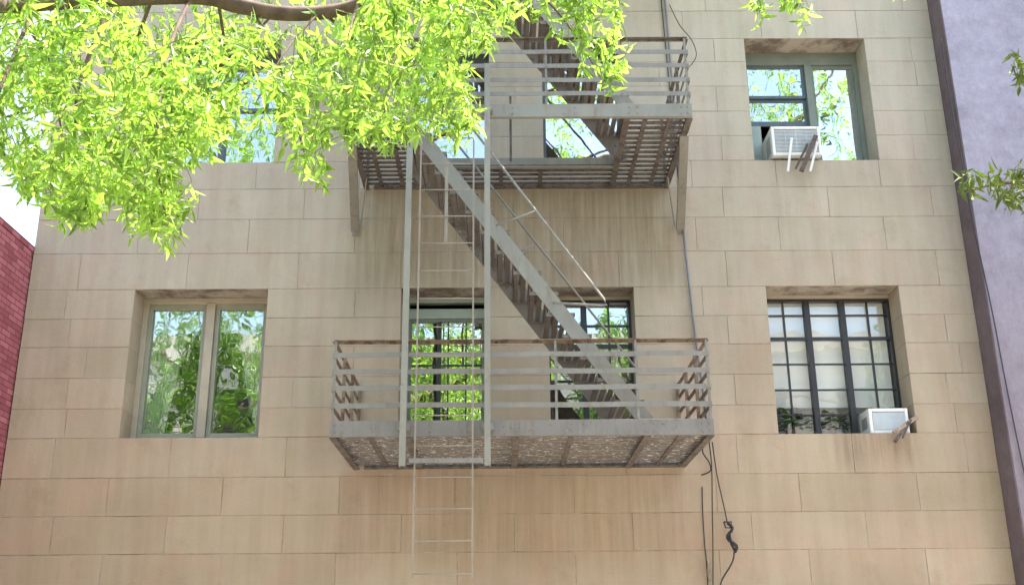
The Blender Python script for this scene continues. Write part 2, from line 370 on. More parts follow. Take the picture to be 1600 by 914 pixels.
YF = 0.34  # window frame plane
def ring(mb, x0, x1, z0, z1, y0, y1, w_, wt=None, wb=None):
    wt = wt or w_; wb = wb or w_
    mb.box(x0, x0+w_, y0, y1, z0, z1); mb.box(x1-w_, x1, y0, y1, z0, z1)
    mb.box(x0+w_, x1-w_, y0, y1, z1-wt, z1); mb.box(x0+w_, x1-w_, y0, y1, z0, z0+wb)
def window(key, fmat):
    x0, x1, z0, z1 = SIDE[key]
    mb = MB(); ring(mb, x0+.001, x1-.001, z0+.001, z1-.001, YF-.03, YF+.07, 0.06)
    return mb, x0, x1, z0, z1
def sub(name, mb, m_, par, label=None, **k):
    o = mb.build(name, m_, par, **k)
    if label: o['label'] = label
    return o
def pane(par, x0, x1, z0, z1, m_, y=YF+.02, tilt=0.0):
    b = MB(); b.box(x0, x1, y, y+.006, z0, z1); return b.build('pane', M[m_], par)

def curtain(par, xa0, xa1, xb0, xb1, z0, z1, y, m_='cloth', folds=9, nm='curtain', amp=.022):
    """pleated cloth: spans xa0..xa1 at its top and xb0..xb1 at its bottom"""
    b = MB(); nu, nv = folds*8, 16; V = []
    for j in range(nv+1):
        t = j/nv; z = z1 + (z0-z1)*t; tt = t**0.8
        for i in range(nu+1):
            s = i/nu; x = (xa0+(xa1-xa0)*s)*(1-tt) + (xb0+(xb1-xb0)*s)*tt
            V.append((x, y + amp*math.sin(s*folds*2*math.pi + 0.5*math.sin(t*3)) , z))
    F = [(j*(nu+1)+i, j*(nu+1)+i+1, (j+1)*(nu+1)+i+1, (j+1)*(nu+1)+i) for j in range(nv) for i in range(nu)]
    b.add(V, F); return b.build(nm, M[m_], par, smooth=True)

# --- lower left: two lights with a broad double mullion and curtains
mb, x0, x1, z0, z1 = window('w1', 'beige')
xm = at(325, 560, YF).x
mb.box(xm-.045, xm+.045, YF-.05, YF+.07, z0+.06, z1-.06)
mb.box(x0+.001, x1-.001, YF-.045, YF-.03, z1-.05, z1-.001)
W1 = mb.build('window', M['beige'], bld, bevel=.004)
for a, b_ in ((x0+.06, xm-.045), (xm+.045, x1-.06)):
    s = MB(); ring(s, a+.001, b_-.001, z0+.061, z1-.061, YF-.01, YF+.05, 0.045, .06, .05); sub('sash', s, M['sage'], W1, bevel=.004)
    pane(W1, a+.046, b_-.046, z0+.111, z1-.121, 'glass_mid')
curtain(W1, x0+.08, x0+.52, x0+.08, x0+.30, z0+.05, z1-.14, YF+.10)
curtain(W1, xm+.2, x1-.05, x1-.2, x1-.05, z0+.30, z1-.14, YF+.10)
curtain(W1, x0+.06, x1-.06, x0+.06, x1-.06, z1-.36, z1-.1, YF+.075, folds=16, nm='valance', amp=.016)
# --- lower, behind the ladder
mb, x0, x1, z0, z1 = window('w2', 'palegreen')
mb.box(x0+.06, x1-.06, YF-.03, YF+.07, z1-.24, z1-.13)
W2 = mb.build('window', M['palegreen'], bld, bevel=.004)
s = MB(); ring(s, x0+.061, x1-.061, z0+.061, z1-.241, YF-.01, YF+.05, .03, .03, .05); sub('sash', s, M['green'], W2)
pane(W2, x0+.092, x1-.092, z0+.112, z1-.272, 'glass_hi')
s = MB(); xc = at(686, 570, YF).x
s.box(xc-.022, xc+.022, YF-.005, YF+.018, z0+.11, z1-.27)
sub('glazing_bar', s, M['black'], W2)
s = MB()
for px in (700, 728): xx = at(px, 570, YF).x; s.box(xx-.007, xx+.007, YF-.003, YF+.018, z0+.11, z1-.27)
for zz in (z1-.50, z1-.75, z1-1.0): s.box(x0+.092, xc-.022, YF-.002, YF+.017, zz-.006, zz+.006); s.box(xc+.022, x1-.092, YF-.002, YF+.017, zz-.006, zz+.006)
sub('thin_glazing_bar', s, M['black'], W2)
curtain(W2, x1-.26, x1-.06, x1-.22, x1-.06, z0+.06, z1-.25, YF+.14, folds=4)
# --- black steel grid windows
def steel(key, thick, thin, hz, hthick, gl, lip=True, hi=0.022):
    mb, x0, x1, z0, z1 = window(key, 'black')
    mb = MB(); ring(mb, x0+.001, x1-.001, z0+.001, z1-.04, YF-.02, YF+.05, .028)
    W = mb.build('window', M['black'], bld)
    a, c = x0+.03, x1-.03
    for xx in thick:
        s = MB(); s.box(xx-.03, xx+.03, YF-.025, YF+.05, z0+.03, z1-.069); sub('mullion', s, M['black'], W, bevel=.003)
    s = MB()
    for xx in thin: s.box(xx-.009, xx+.009, YF-.01, YF+.018, z0+.03, z1-.069)
    for zz in hz: s.box(a, c, YF-.008, YF+.017, zz-.008, zz+.008)
    for zz in hthick: s.box(a, c, YF-.018, YF+.019, zz-.017, zz+.017)
    sub('muntin', s, M['black'], W)
    pane(W, x0+.029, x1-.029, z0+.029, z1-.069, gl)
    s = MB(); s.box(x0+.001, x1-.001, YF-.03, YF+.06, z1-.038, z1-.001); sub('head_strip', s, M['beige'], W)
    return W, x0, x1, z0, z1
X = lambda px, py=530: at(px, py, YF).x
Z = lambda py, px=1300: at(px, py, YF).z
W4, x0, x1, z0, z1 = steel('w4', [X(1264.3), X(1320)], [X(1227.5), X(1359.9)], [Z(493), Z(569), Z(609), Z(648)], [Z(529.5)], 'glass_lo')
s = MB(); s.box(x0+.04, x1-.04, YF+.085, YF+.09, z0+.36, z1-.05)
sub('blind', s, M['blind'], W4)
s = MB(); s.box(x0+.03, x1-.03, YF+.26, YF+.266, z0+.03, z0+.50); sub('inner_panel', s, M['blind'], W4); W4['label'] = 'black steel grid window over a cream blind'
s = MB(); s.box(x0+.02, x1-.02, YF+.061, YF+.6, z0-.03, z0+.02); sub('inner_sill', s, M['white'], W4)
W3, x0, x1, z0, z1 = steel('w3', [X(913)], [X(952)], [Z(509, 950), Z(595, 950)], [Z(541, 950)], 'glass')
s = MB(); s.box(x0+.04, x1-.04, YF+.17, YF+.176, z1-.62, z1-.05); sub('blind', s, M['blind'], W3)
s = MB(); s.box(x0+.02, x1-.02, YF+.061, YF+.5, z0-.03, z0+.02); sub('inner_sill', s, M['white'], W3)
# --- upper right: sash window beside a fixed light
mb, x0, x1, z0, z1 = window('w5', 'green')
mb = MB(); ring(mb, x0+.001, x1-.001, z0+.001, z1-.001, YF-.03, YF+.07, .055, .16, .045)
xm = at(1267, 170, YF).x
mb.box(xm-.04, xm+.04, YF-.04, YF+.07, z0+.045, z1-.16)
W5 = mb.build('window', M['green'], bld, bevel=.004); W5['label'] = 'grey-green window with a raised sash left of a tall fixed pane'
zm = at(1215, 152, YF).z; zr = at(1215, 192, YF).z
s = MB(); ring(s, x0+.056, xm-.041, zm-.02, z1-.161, YF+.0, YF+.03, .035); sub('upper_sash', s, M['darkblue'], W5)
pane(W5, x0+.091, xm-.076, zm+.015, z1-.197, 'glass', YF+.01)
s = MB(); ring(s, x0+.056, xm-.041, zr-.03, zm-.021, YF+.032, YF+.06, .035, .035, .06); sub('lower_sash', s, M['darkblue'], W5)
pane(W5, x0+.091, xm-.076, zr+.03, zm-.056, 'glass', YF+.04)
s = MB(); ring(s, xm+.041, x1-.056, z0+.046, z1-.161, YF+.0, YF+.04, .03, .04, .03); s.box(xm+.071, x1-.086, YF-.002, YF+.041, z0+.12, z0+.16); sub('sash', s, M['green'], W5)
pane(W5, xm+.071, x1-.086, z0+.077, z1-.201, 'glass_hi', YF+.015)
for xa, xb in ((x0+.056, x0+.2), (x0+.74, xm-.041)):
    s = MB(); s.box(xa, xb, YF+.03, YF+.04, z0+.046, zr-.031); sub('side_panel', s, M['palegreen'], W5)
# --- upper windows behind the fire escape and the tree
for key, gl, lab in (('w6', 'glass_hi', None), ('w7', 'glass', None), ('w8', 'glass', None)):
    mb, x0, x1, z0, z1 = window(key, 'darkblue')
    mb = MB(); ring(mb, x0+.001, x1-.001, z0+.001, z1-.001, YF-.03, YF+.07, .045, .12, .045)
    if key == 'w8': mb.box(-3.2, -3.13, YF-.03, YF+.07, z0+.045, z1-.12)
    W = mb.build('window', M['darkblue'], bld, bevel=.004)
    if key != 'w6':
        s = MB(); s.box(x0+.046, x1-.046, YF-.01, YF+.04, z0+.80, z0+.84); sub('meeting_rail', s, M['darkblue'], W)
    pane(W, x0+.045, x1-.045, z0+.045, z1-.12, gl)

# ---------------------------------------------------------------- neighbours
nb = empty('brick_building', (-8, 2, 0), 'low red brick building at the left edge, level roof line against white sky', 'building')
b = MB(); b.box(-14, XL-.013, -1.6, 9, 0, 5.77); b.build('brick_wall', M['brick'], nb)
b = MB(); b.box(-14.05, XL-.008, -1.65, 9.05, 5.77, 5.83); b.build('coping', M['brick'], nb)
nb = empty('lilac_building', (8, 2, 0), 'lilac stucco building at the right edge with its side face coloured mauve for shade', 'building')
b = MB(); b.box(XR+.016, 14, -.30, 9, 0, 12.6); b.build('stucco_wall', M['purple'], nb)
b = MB(); b.box(XR+.003, XR+.013, -.297, 9, 0, 12.6); b.build('side_face', M['mauve'], nb)  # side face of the building, its shade put into the colour
nb = empty('pale_building', (0, -24, 0), 'pale facade across the street, seen only mirrored in the windows', 'building')
b = MB(); b.box(-30, 30, -32, -19.5, 0, 10.6); b.build('wall', M['pale'], nb)
b = MB(); b.box(-30.2, 30.2, -19.5, -19.2, 10.2, 10.75); b.build('cornice', M['pale'], nb)
for fx in range(-6, 7):
    for fz in (1.2, 4.4, 7.5): sub('window', MB().box(fx*2.6-.5, fx*2.6+.5, -19.5, -19.47, fz, fz+1.7), M['black'], nb)

# slanting cable on the lilac wall
def cable(name, pts, r, m_, label, cat='cable', n=6):
    P = []
    pts = [Vector(p) for p in pts]
    for i in range(len(pts)-1):
        p0 = pts[max(0, i-1)]; p1 = pts[i]; p2 = pts[i+1]; p3 = pts[min(len(pts)-1, i+2)]
        for k in range(6):
            t = k/6
            P.append(0.5*((2*p1) + (p2-p0)*t + (2*p0-5*p1+4*p2-p3)*t*t + (3*p1-p0-3*p2+p3)*t**3))
    P.append(pts[-1])
    return tag(MB().tube(P, r, n).build(name, m_, smooth=True), label, cat)
cable('cable', [at(1470, 60, -.32), at(1486, 163, -.32), at(1505, 262, -.32), at(1523, 360, -.32), at(1549, 480, -.32), at(1572, 600, -.32), at(1601, 740, -.32), at(1640, 900, -.32)],
      .007, M['cable'], 'thin dark cable running down the lilac wall beside its corner')

# ---------------------------------------------------------------- fire escape
fe = empty('fire_escape', (0.17, 0, 3.43), 'grey metal fire escape with slatted balconies, stairs and guide rails on the stone wall', 'fire escape')
FX0, FX1, FD = -1.475, 1.815, -1.65
PL = [(3.43, 3.567), (6.467, 6.602), (9.50, 9.635)]
HX0, HX1, HY = -0.90, 1.20, -0.50    # stair opening in the upper balconies
def angle(mb, a, b, up_h, lip):
    pass
def platform(z0, z1, hole, fr, sl, rails, label):
    mb = MB()
    # front channel beam: web with lips
    mb.box(FX0, FX1, FD, FD+.012, z0, z1)
    mb.box(FX0, FX1, FD+.012, FD+.05, z0+.002, z0+.014); mb.box(FX0, FX1, FD+.012, FD+.05, z1-.014, z1-.002)
    if hole:
        mb.box(HX0, HX1, HY-.012, HY, z0, z1-.01); mb.box(HX0, HX1, HY-.05, HY-.012, z0+.003, z0+.015)
    rb = random.Random(5)
    for x in [FX0+.04, FX0+.1, -.62, -.3, .115, .6, .70, 1.22, 1.30, FX1-.1, FX1-.04]:
        for zz in (z0+.035, z1-.035): mb.tube([(x, FD+.002, zz), (x, FD-.008, zz)], .010, 6)
    P = mb.build('platform', fr, fe, bevel=.002); P['label'] = label
    # cross bearers from wall to front
    xs = [FX0+.02, FX1-.02] + ([HX0, HX1] if hole else [-0.82, .115, 1.25])
    for x in xs:
        s = MB(); s.bar((x, FD+.052, z0+.055), (x, 0.0, z0+.055), .012, .105); s.box(x-.03, x+.03, FD+.053, -.002, z0-.004, z0+.008)
        sub('bearer', s, sl[1], P)
    for x in (([-1.29, -1.06, 1.38, 1.62] if hole else [-1.15, .60, 1.55])):
        s = MB(); s.box(x-.022, x+.022, FD+.052, -.002, z0+.018, z0+.03); sub('slat_carrier', s, sl[1], P)
    if hole:
        for x in (-.45, .0, .42):
            s = MB(); s.box(x-.022, x+.022, HY+.001, -.002, z0+.018, z0+.03); sub('slat_carrier', s, sl[1], P)
    # slats
    s = MB(); rr = random.Random(int(z0*10))
    n = 15 if hole else 20
    pitch = (abs(FD)-.08)/n; sw = pitch*(0.50 if hole else 0.54)
    for k in range(n):
        y = FD+.055 + pitch*(k+.5)
        spans = [(FX0+.015, FX1-.015)]
        if hole and y < HY-.02: spans = [(FX0+.015, HX0+.0), (HX1, FX1-.015)]
        for a, c in spans:
            q = a
            while q < c:
                e = min(c, q + (9 if hole else rr.uniform(.5, 1.4)))
                dz = rr.uniform(-.004, .004); dy = 0 if hole else rr.uniform(-.006, .006)
                s.box(q, e, y-sw/2+dy, y+sw/2+dy, z0+.034+dz, z0+(.044 if hole else .038)+dz)
                q = e + (0 if hole else rr.uniform(.0, .02))
    sub('slats', s, sl[0], P)
    if not hole:   # dead leaves and grit caught on the floor
        s = MB()
        for k in range(200):
            x = rr.uniform(FX0+.05, FX1-.05); y = rr.uniform(FD+.06, -.05); a = rr.uniform(0, 3.1); l = rr.uniform(.015, .05)
            c_, s_ = math.cos(a)*l, math.sin(a)*l; zz = z0+.049+rr.uniform(0, .02)
            s.add([(x-c_, y-s_, zz), (x+s_*.3, y-c_*.3, zz+.006), (x+c_, y+s_, zz), (x-s_*.3, y+c_*.3, zz+.002)], [(0,1,2,3)], rr.random())
        tag(sub('leaf_litter', s, M['wood'], P), kind='stuff')
    s = MB(); s.box(FX0+.1, FX1-.06, -.06, -.002, z0-.002, z0+.012); s.box(FX0+.1, FX1-.06, -.012, -.0025, z0+.012, z0+.07); sub('wall_angle', s, sl[1], P)
    return P
platform(*PL[0], False, M['paint_worn'], (M['slat_worn_sunflecks'], M['slat']), True, 'lower balcony floor of worn slats littered with debris')
platform(*PL[1], True, M['paint'], (M['slat'], M['slat']), True, 'upper balcony floor of open brown slats around the stair opening')
platform(*PL[2], True, M['paint'], (M['slat'], M['slat']), False, None)

def railing(zt, zs, topm, worn):
    ztop = zs[0]
    s = MB()
    gaps = [(FX0, -.87), (-.86, -.11), (-.10, FX1)]
    a = FX0+.005; c = FX1-.005
    s.box(a, c, FD-.005, FD+.035, ztop-.005, ztop); s.box(a, c, FD+.03, FD+.035, ztop-.03, ztop-.005)
    for x in (a, c):
        s.box(x-.018, x+.018, FD+.036, 0, ztop-.006, ztop-.001)
    P = s.build('railing', topm, fe)
    for z in zs[1:]:
        s = MB(); nn = 14; q = random.Random(int(z*1000)); h = [q.uniform(-.0035, .0035) for _ in range(nn+1)]
        V = []; F = []
        for i_ in range(nn+1):
            x_ = a + (c-a)*i_/nn; dy = h[(i_*5) % nn]
            V += [(x_, FD-.006+dy, z-.0225+h[i_]), (x_, FD+.0+dy, z-.0225+h[i_]), (x_, FD+.0+dy, z+.0225+h[i_]), (x_, FD-.006+dy, z+.0225+h[i_])]
            if i_: b4 = 4*i_; F += [(b4-4+k_, b4-4+(k_+1) % 4, b4+(k_+1) % 4, b4+k_) for k_ in range(4)]
        F += [(0, 1, 2, 3), (4*nn+3, 4*nn+2, 4*nn+1, 4*nn)]
        s.add(V, F)
        for x_ in (-1.455, .45, 1.16, 1.79): s.tube([(x_, FD-.002, z), (x_, FD-.013, z)], .009, 6)
        sub('rail', s, M['rail'], P)
        for x in (a, c):
            s = MB(); s.box(x-.003, x+.003, FD+.001, -.001, z-.022, z+.022); sub('side_rail', s, M['rail' if not worn else 'rust'], P)
    for x in ((-1.455, .469, 1.174, 1.795) if worn else (-1.455, -.5, .437, 1.149, 1.785)):
        s = MB(); s.box(x-.011, x+.011, FD+.005, FD+.017, zt-.05, ztop-.006); sub('post', s, M['rail'], P)
    for x in (a, c):
        for y in (-.03, -.55, -1.1):
            s = MB(); s.box(x-.015+(.015 if x<0 else -.015)*1.3, x+.015+(.015 if x<0 else -.015)*1.3, y-.012, y+.012, zt-.02, ztop-.007); sub('post', s, M['rust'] if worn else M['slat'], P)
    return P
railing(3.567, [4.285, 4.148, 3.997, 3.85, 3.697], M['rust'], True)['label'] = 'lower railing with a rusty top rail'
railing(6.602, [7.325, 7.163, 7.011, 6.858, 6.71], M['slat'], False)
# back posts seen in front of the wall on the upper level
for xx in (at(797, 110, -.5).x,):
    s = MB(); s.box(xx-.012, xx+.012, HY-.03, HY-.014, 6.602-.05, 7.33); s.box(HX0, xx+.5, HY-.03, HY-.025, 7.325, 7.34); s.build('post', M['slat'], fe)

# braces under the upper balcony
for z0 in (6.467, 9.50):
    for x, xb in ((1.80, 1.925), (-1.455, -1.565)):
        s = MB(); s.bar((x, -1.25, z0), (xb, -.02, z0-.50), .008, .085, up=(1, 0, 0)); s.bar((x+(.04 if x<0 else -.04), -1.25, z0+.02), (xb+(.04 if x<0 else -.04), -.02, z0-.48), .006, .03, up=(0,1,0))
        s.box(xb-.03, xb+.03, -.014, -.002, z0-.54, z0-.40)
        s.tube([(x-.03*(1 if x>0 else -1), -.3, z0), (xb-.06*(1 if x>0 else -1), -.02, z0-.45)], .009, 6)
        s.build('brace', M['ladder'], fe)

def stair(z_lo, z_hi):
    xt, xb = -.935, 1.265
    a0 = Vector((xt, 0, z_hi-.02)); b0 = Vector((xb, 0, z_lo+.0))
    d = (b0-a0).normalized()
    YA, YB = -1.50, -.62
    S = MB().bar(a0 + Vector((0, YA, 0)), b0 + Vector((0, YA, 0)), .010, .135).build('stair', M['paint'], fe)
    sub('stringer', MB().bar(a0 + Vector((0, YB, -.03)), b0 + Vector((0, YB, -.03)), .010, .20), M['tread'], S)
    n = 15; rr = random.Random(3)
    for k in range(1, n):
        c = a0 + (b0-a0)*(k/n)
        s = MB()
        # open grate tread: three bars, a front nosing and end plates
        for j, dx in enumerate((-.105, -.035, .035, .105)): s.box(c.x+dx-.024, c.x+dx+.024, YA+.006, YB-.006, c.z-.004, c.z+.004)
        s.box(c.x+.118, c.x+.124, YA+.006, YB-.006, c.z-.05, c.z+.004); s.box(c.x-.13, c.x-.124, YA+.013, YB-.013, c.z-.004, c.z+.045)
        s.box(c.x-.13, c.x+.13, YA+.0055, YA+.012, c.z-.03, c.z-.005); s.box(c.x-.13, c.x+.13, YB-.012, YB-.0055, c.z-.03, c.z-.005)
        sub('tread', s, M['tread'], S)
    off = .70
    for y in (YA-.0, YB):
        pts = [Vector((a0.x+.14, y, a0.z+off-.2))+d*0.0]
        p0 = a0 + Vector((.1, y, off+.02)); 
        e = Vector((.956, y, z_lo+1.093)); st_ = Vector((-.125-.55, y, z_lo+2.66+.78))
        pts = [st_, e - d*.05, e + Vector((-.01, 0, -.012)), e + Vector((-.06, 0, -.018)), Vector((.46, y, z_lo+1.10))]
        if y == YB: e2 = b0 + Vector((0.05, y, .70)); pts = [st_, e2]
        s = MB(); s.tube(pts, .0125, 8)
        k1 = Vector((-.05, y, z_lo+1.853)); s.tube([k1, Vector((.327, y, z_lo+2.005))], .010, 8)
        if y == YB: k2 = b0 + Vector((-.25, y, .35)); s.tube([k2, e2 + (a0-b0)*.08], .010, 8)
        sub('handrail', s, M['ladder'], S, smooth=True)
    return S
stair(PL[0][1], PL[1][1])['label'] = 'long stair from the upper to the lower balcony'
stair(PL[1][1], PL[2][1])['label'] = 'stair rising from the upper balcony out of the picture'

# guide rails for the ladder
for x in (-.840, -.125):
    s = MB(); s.box(x-.026, x+.026, -1.775, -1.768, 3.155, 6.97); s.box(x-.026, x-.019, -1.768, -1.72, 3.155, 6.97); s.box(x+.019, x+.026, -1.768, -1.72, 3.155, 6.97)
    for z in (3.5, 6.53): s.box(x-.05, x+.05, -1.719, FD-.001, z-.03, z+.03)
    s.build('guide_rail', M['paint'], fe)
s = MB(); s.box(-.78, -.16, -1.80, -1.785, 3.175, 3.215); s.box(-.78, -.77, -1.785, -1.777, 3.17, 3.22); s.build('guide_bar', M['paint_worn'], fe)

dl = empty('drop_ladder', (-.5, -1.75, 2.25), 'thin metal drop ladder hanging in front of the lower balcony', 'ladder')
for x in (-.735, -.25):
    s = MB(); s.bar((x, -1.75, 2.25), (x, -1.75, 6.20), .006, .015, up=(1, 0, 0)); s.build('side_rail', M['ladder_thin'], dl)
for k in range(16):
    z = 2.283 + k*.2609
    s = MB(); s.tube([(-.731, -1.75, z), (-.254, -1.75, z)], .0055, 8); s.build('rung', M['ladder_thin'], dl, smooth=True)
s = MB(); s.bar((-.497, -1.735, 5.16), (-.497, -1.735, 5.93), .006, .03, up=(1, 0, 0)); s.build('centre_bar', M['ladder_thin'], dl)

# ---------------------------------------------------------------- conduit and cables
cable('conduit', [at(1036, -30, -.03), at(1041, 20, -.03), at(1047, 90, -.03), at(1055, 180, -.03), at(1066, 320, -.03), at(1070, 380, -.03), at(1080, 470, -.03), at(1086, 520, -.03), at(1103, 640, -.03), at(1108, 690, -.03)],
      .012, M['conduit'], 'blue-grey conduit down the stone wall past both balconies', 'conduit', 10)
cable('wire', [at(1030, -30, -.02), at(1036, 30, -.02), at(1058, 260, -.02), at(1072, 400, -.02), at(1084, 500, -.02), at(1092, 560, -.02), at(1106, 690, -.02)],
      .006, M['cable'], 'thin black wire running beside the conduit')
cable('wire', [at(1046, 8, -.03), at(1062, 40, -.06), at(1080, 62, -.1), at(1088, 84, -.1), at(1083, 98, -.08), at(1073, 108, -.05)],
      .005, M['cable'], 'loose wire looping out from the wall beside the upper railing')
cable('cable', [at(1108, 690, -.06), at(1112, 730, -.07), at(1113, 800, -.07), at(1114, 860, -.07), at(1114, 940, -.07)],
      .006, M['cable'], 'straight dark cable hanging down the wall below the lower balcony')
cable('cable', [at(1113, 690, -.07), at(1120, 740, -.09), at(1131, 790, -.10), at(1136, 814, -.10)],
      .006, M['cable'], 'slanting cable from the balcony corner down to the cable knot')
kn = []
for k in range(26):
    t = k/25; p = at(1137 + 5*math.sin(t*9) + 10*t, 816 + 44*t, -.10); p.y += .02*math.cos(t*11); kn.append(p)
s = MB(); s.tube(kn, .016, 6); s.tube([at(1131, 815, -.1), at(1143, 815, -.12), at(1141, 824, -.1), at(1134, 824, -.1), at(1131, 815, -.1)], .008, 6); s.tube([at(1139, 830, -.11), at(1143, 850, -.09), at(1150, 863, -.1)], .013, 6)
tag(s.build('cable_knot', M['cable'], smooth=True), 'black tangled knot of taped cable hanging against the wall', 'cable')
cable('cable', [at(1147, 862, -.1), at(1146, 872, -.1), at(1141, 884, -.09), at(1128, 906, -.08), at(1120, 935, -.08)],
      .008, M['cable'], 'dark cable end running down left from the cable knot')
cable('cable', [at(1100, 690, -.05), at(1098, 706, -.05), at(1108, 722, -.05), at(1110, 735, -.04), at(1096, 742, -.03)],
      .007, M['cable'], 'short curled cable just under the balcony corner')
cable('cable', [at(1097, 760, -.02), at(1098, 800, -.02), at(1101, 850, -.02), at(1104, 880, -.02), at(1107, 930, -.02)],
      .006, M['cable'], 'left-hand frayed cable with a tan tip below the balcony')
s = MB(); s.tube([at(1105, 872, -.04), at(1108, 880, -.05), at(1107, 895, -.05), at(1109, 908, -.04)], [.008, .016, .018, .008], 8)
tag(s.build('cable_tag', M['wood'], smooth=True), 'tan paper tag on the left-hand hanging cable', 'tag')

# ---------------------------------------------------------------- air conditioners
def rbox(x0, x1, y0, y1, z0, z1, name, m_, par, bev=.012):
    return MB().box(x0, x1, y0, y1, z0, z1).build(name, m_, par, bevel=bev)
def aircon(x0, x1, z0, z1, y0, label, gm):
    A = empty('air_conditioner', ((x0+x1)/2, y0+.2, z0), label, 'air conditioner')
    mb = MB(); t = .035
    mb.box(x0, x1, y0+.02, y0+.46, z0, z1)
    ring(mb, x0-.001, x1+.001, z0-.001, z1+.001, y0-.004, y0+.021, t)
    mb.build('casing', M['white'], A, bevel=.008)
    g_ = MB(); g_.box(x0+t, x1-t, y0+.012, y0+.019, z0+t, z1-t); g_.build('back_plate', M['grille_dark'], A)
    g_ = MB(); n = 16
    for k in range(n):
        z = z0+t+.004 + (z1-z0-2*t-.012)*(k+.5)/n
        g_.bar((x0+t+.002, y0+.006, z), (x1-t-.002, y0+.006, z), .010, .0085, up=(0, .5, 1))
    for k in range(1, 4): xx = x0+t+(x1-x0-2*t)*k/4; g_.box(xx-.003, xx+.003, y0+.001, y0+.004, z0+t, z1-t)
    g_.build('grille', gm, A)
    for sx in (x0-.0015, x1+.0015):
        g_ = MB()
        for k in range(7): g_.box(sx-.001, sx+.001, y0+.07, y0+.24, z0+.07+(z1-z0-.14)*k/7, z0+.07+(z1-z0-.14)*k/7+.012)
        g_.build('side_vent', M['grille_dark'], A)
    return A
aircon(2.985, 3.525, S2+.03, S2+.38, -.06, 'white window air conditioner on the upper right sill', M['grille'])
aircon(3.735, 4.135, S1+.004, S1+.262, .03, 'white window air conditioner with grey grille on the lower right sill', M['grille'])
def plank(a, b, w_, t, label, m_='wood'):
    s = MB(); s.bar(a, b, w_, t, up=(0, -1, .3)); return tag(s.build('plank', M[m_], bevel=.003), label, 'plank')
plank(at(1237, 216, -.12), at(1231, 268, -.10), .026, .018, 'single white strip leaning on the upper right air conditioner', 'white')
plank(at(1275, 212, -.12), at(1252, 268, -.16), .050, .022, 'broad weathered slat against the upper right air conditioner', 'darkwood')
plank(at(1277, 222, -.09), at(1266, 268, -.12), .026, .018, 'narrow pale strip right of the broad slat on the upper sill', 'white')
plank(at(1262, 225, -.07), at(1243, 264, -.10), .022, .016, 'thin dark slat left of the broad slat on the upper sill', 'darkwood')
plank(at(1433, 651, .0), at(1396, 676, -.10), .040, .02, 'split board lying slanted against the lower right air conditioner')
plank(at(1420, 660, -.04), at(1398, 690, -.12), .035, .02, 'dark board end hanging over the lower right sill', 'darkwood')
plank(at(1424, 655, -.05), at(1410, 684, -.08), .016, .016, 'thin splinter of wood between the boards on the lower right sill', 'darkwood')

# ---------------------------------------------------------------- pot plants behind the glass
def potplant(x, y, z, h, r, potm, label, seed, n=70):
    P = empty('potted_plant', (x, y, z), label, 'potted plant', 'plants on the inner window sills')
    s = MB(); s.tube([(x, y, z), (x, y, z+.07), (x, y, z+.09)], [.04, .055, .06], 14); s.build('pot', M[potm], P, smooth=False)
    rr = random.Random(seed); s = MB()
    for k in range(n):
        a = rr.uniform(0, 6.28); e = rr.uniform(.1, 1.3); l = rr.uniform(.4, 1)*h
        base = Vector((x, y, z+.08)); mid = base + Vector((math.cos(a)*r*math.cos(e)*.9, math.sin(a)*r*.6*math.cos(e), l*math.sin(e)+.02))
        d = Vector((math.cos(a), math.sin(a), rr.uniform(-.6, .5))).normalized(); sd = d.cross(Vector((0, 0, 1))).normalized()
        L = rr.uniform(.06, .12); w_ = L*.36
        s.add([mid, mid+d*L*.5+sd*w_, mid+d*L, mid+d*L*.5-sd*w_], [(0,1,2,3)], rr.random())
        if k % 4 == 0: s.tube([base, mid], .0015, 3, 0)
    s.build('foliage', M['plant'], P)
potplant(X(1240, 665), YF+.17-.06, S1+.022, .27, .16, 'terracotta', 'dark green plant at the left of the lower right window', 1, 130)
potplant(X(1291, 665), YF+.11, S1+.022, .20, .10, 'pot', 'green plant in a blue pot left of centre in the lower right window', 2, 90)
potplant(X(1316, 665), YF+.12, S1+.022, .19, .09, 'pot', 'small bushy plant by the second mullion of the lower right window', 3, 90)
potplant(X(884, 620), YF+.20, S1+.022, .5, .22, 'pot', 'leafy plant in a blue pot at the left of the window behind the stair', 4, 110)
potplant(X(945, 640), YF+.22, S1+.022, .24, .16, 'pot', 'low plant in a blue pot behind the lower stair end', 5, 60)

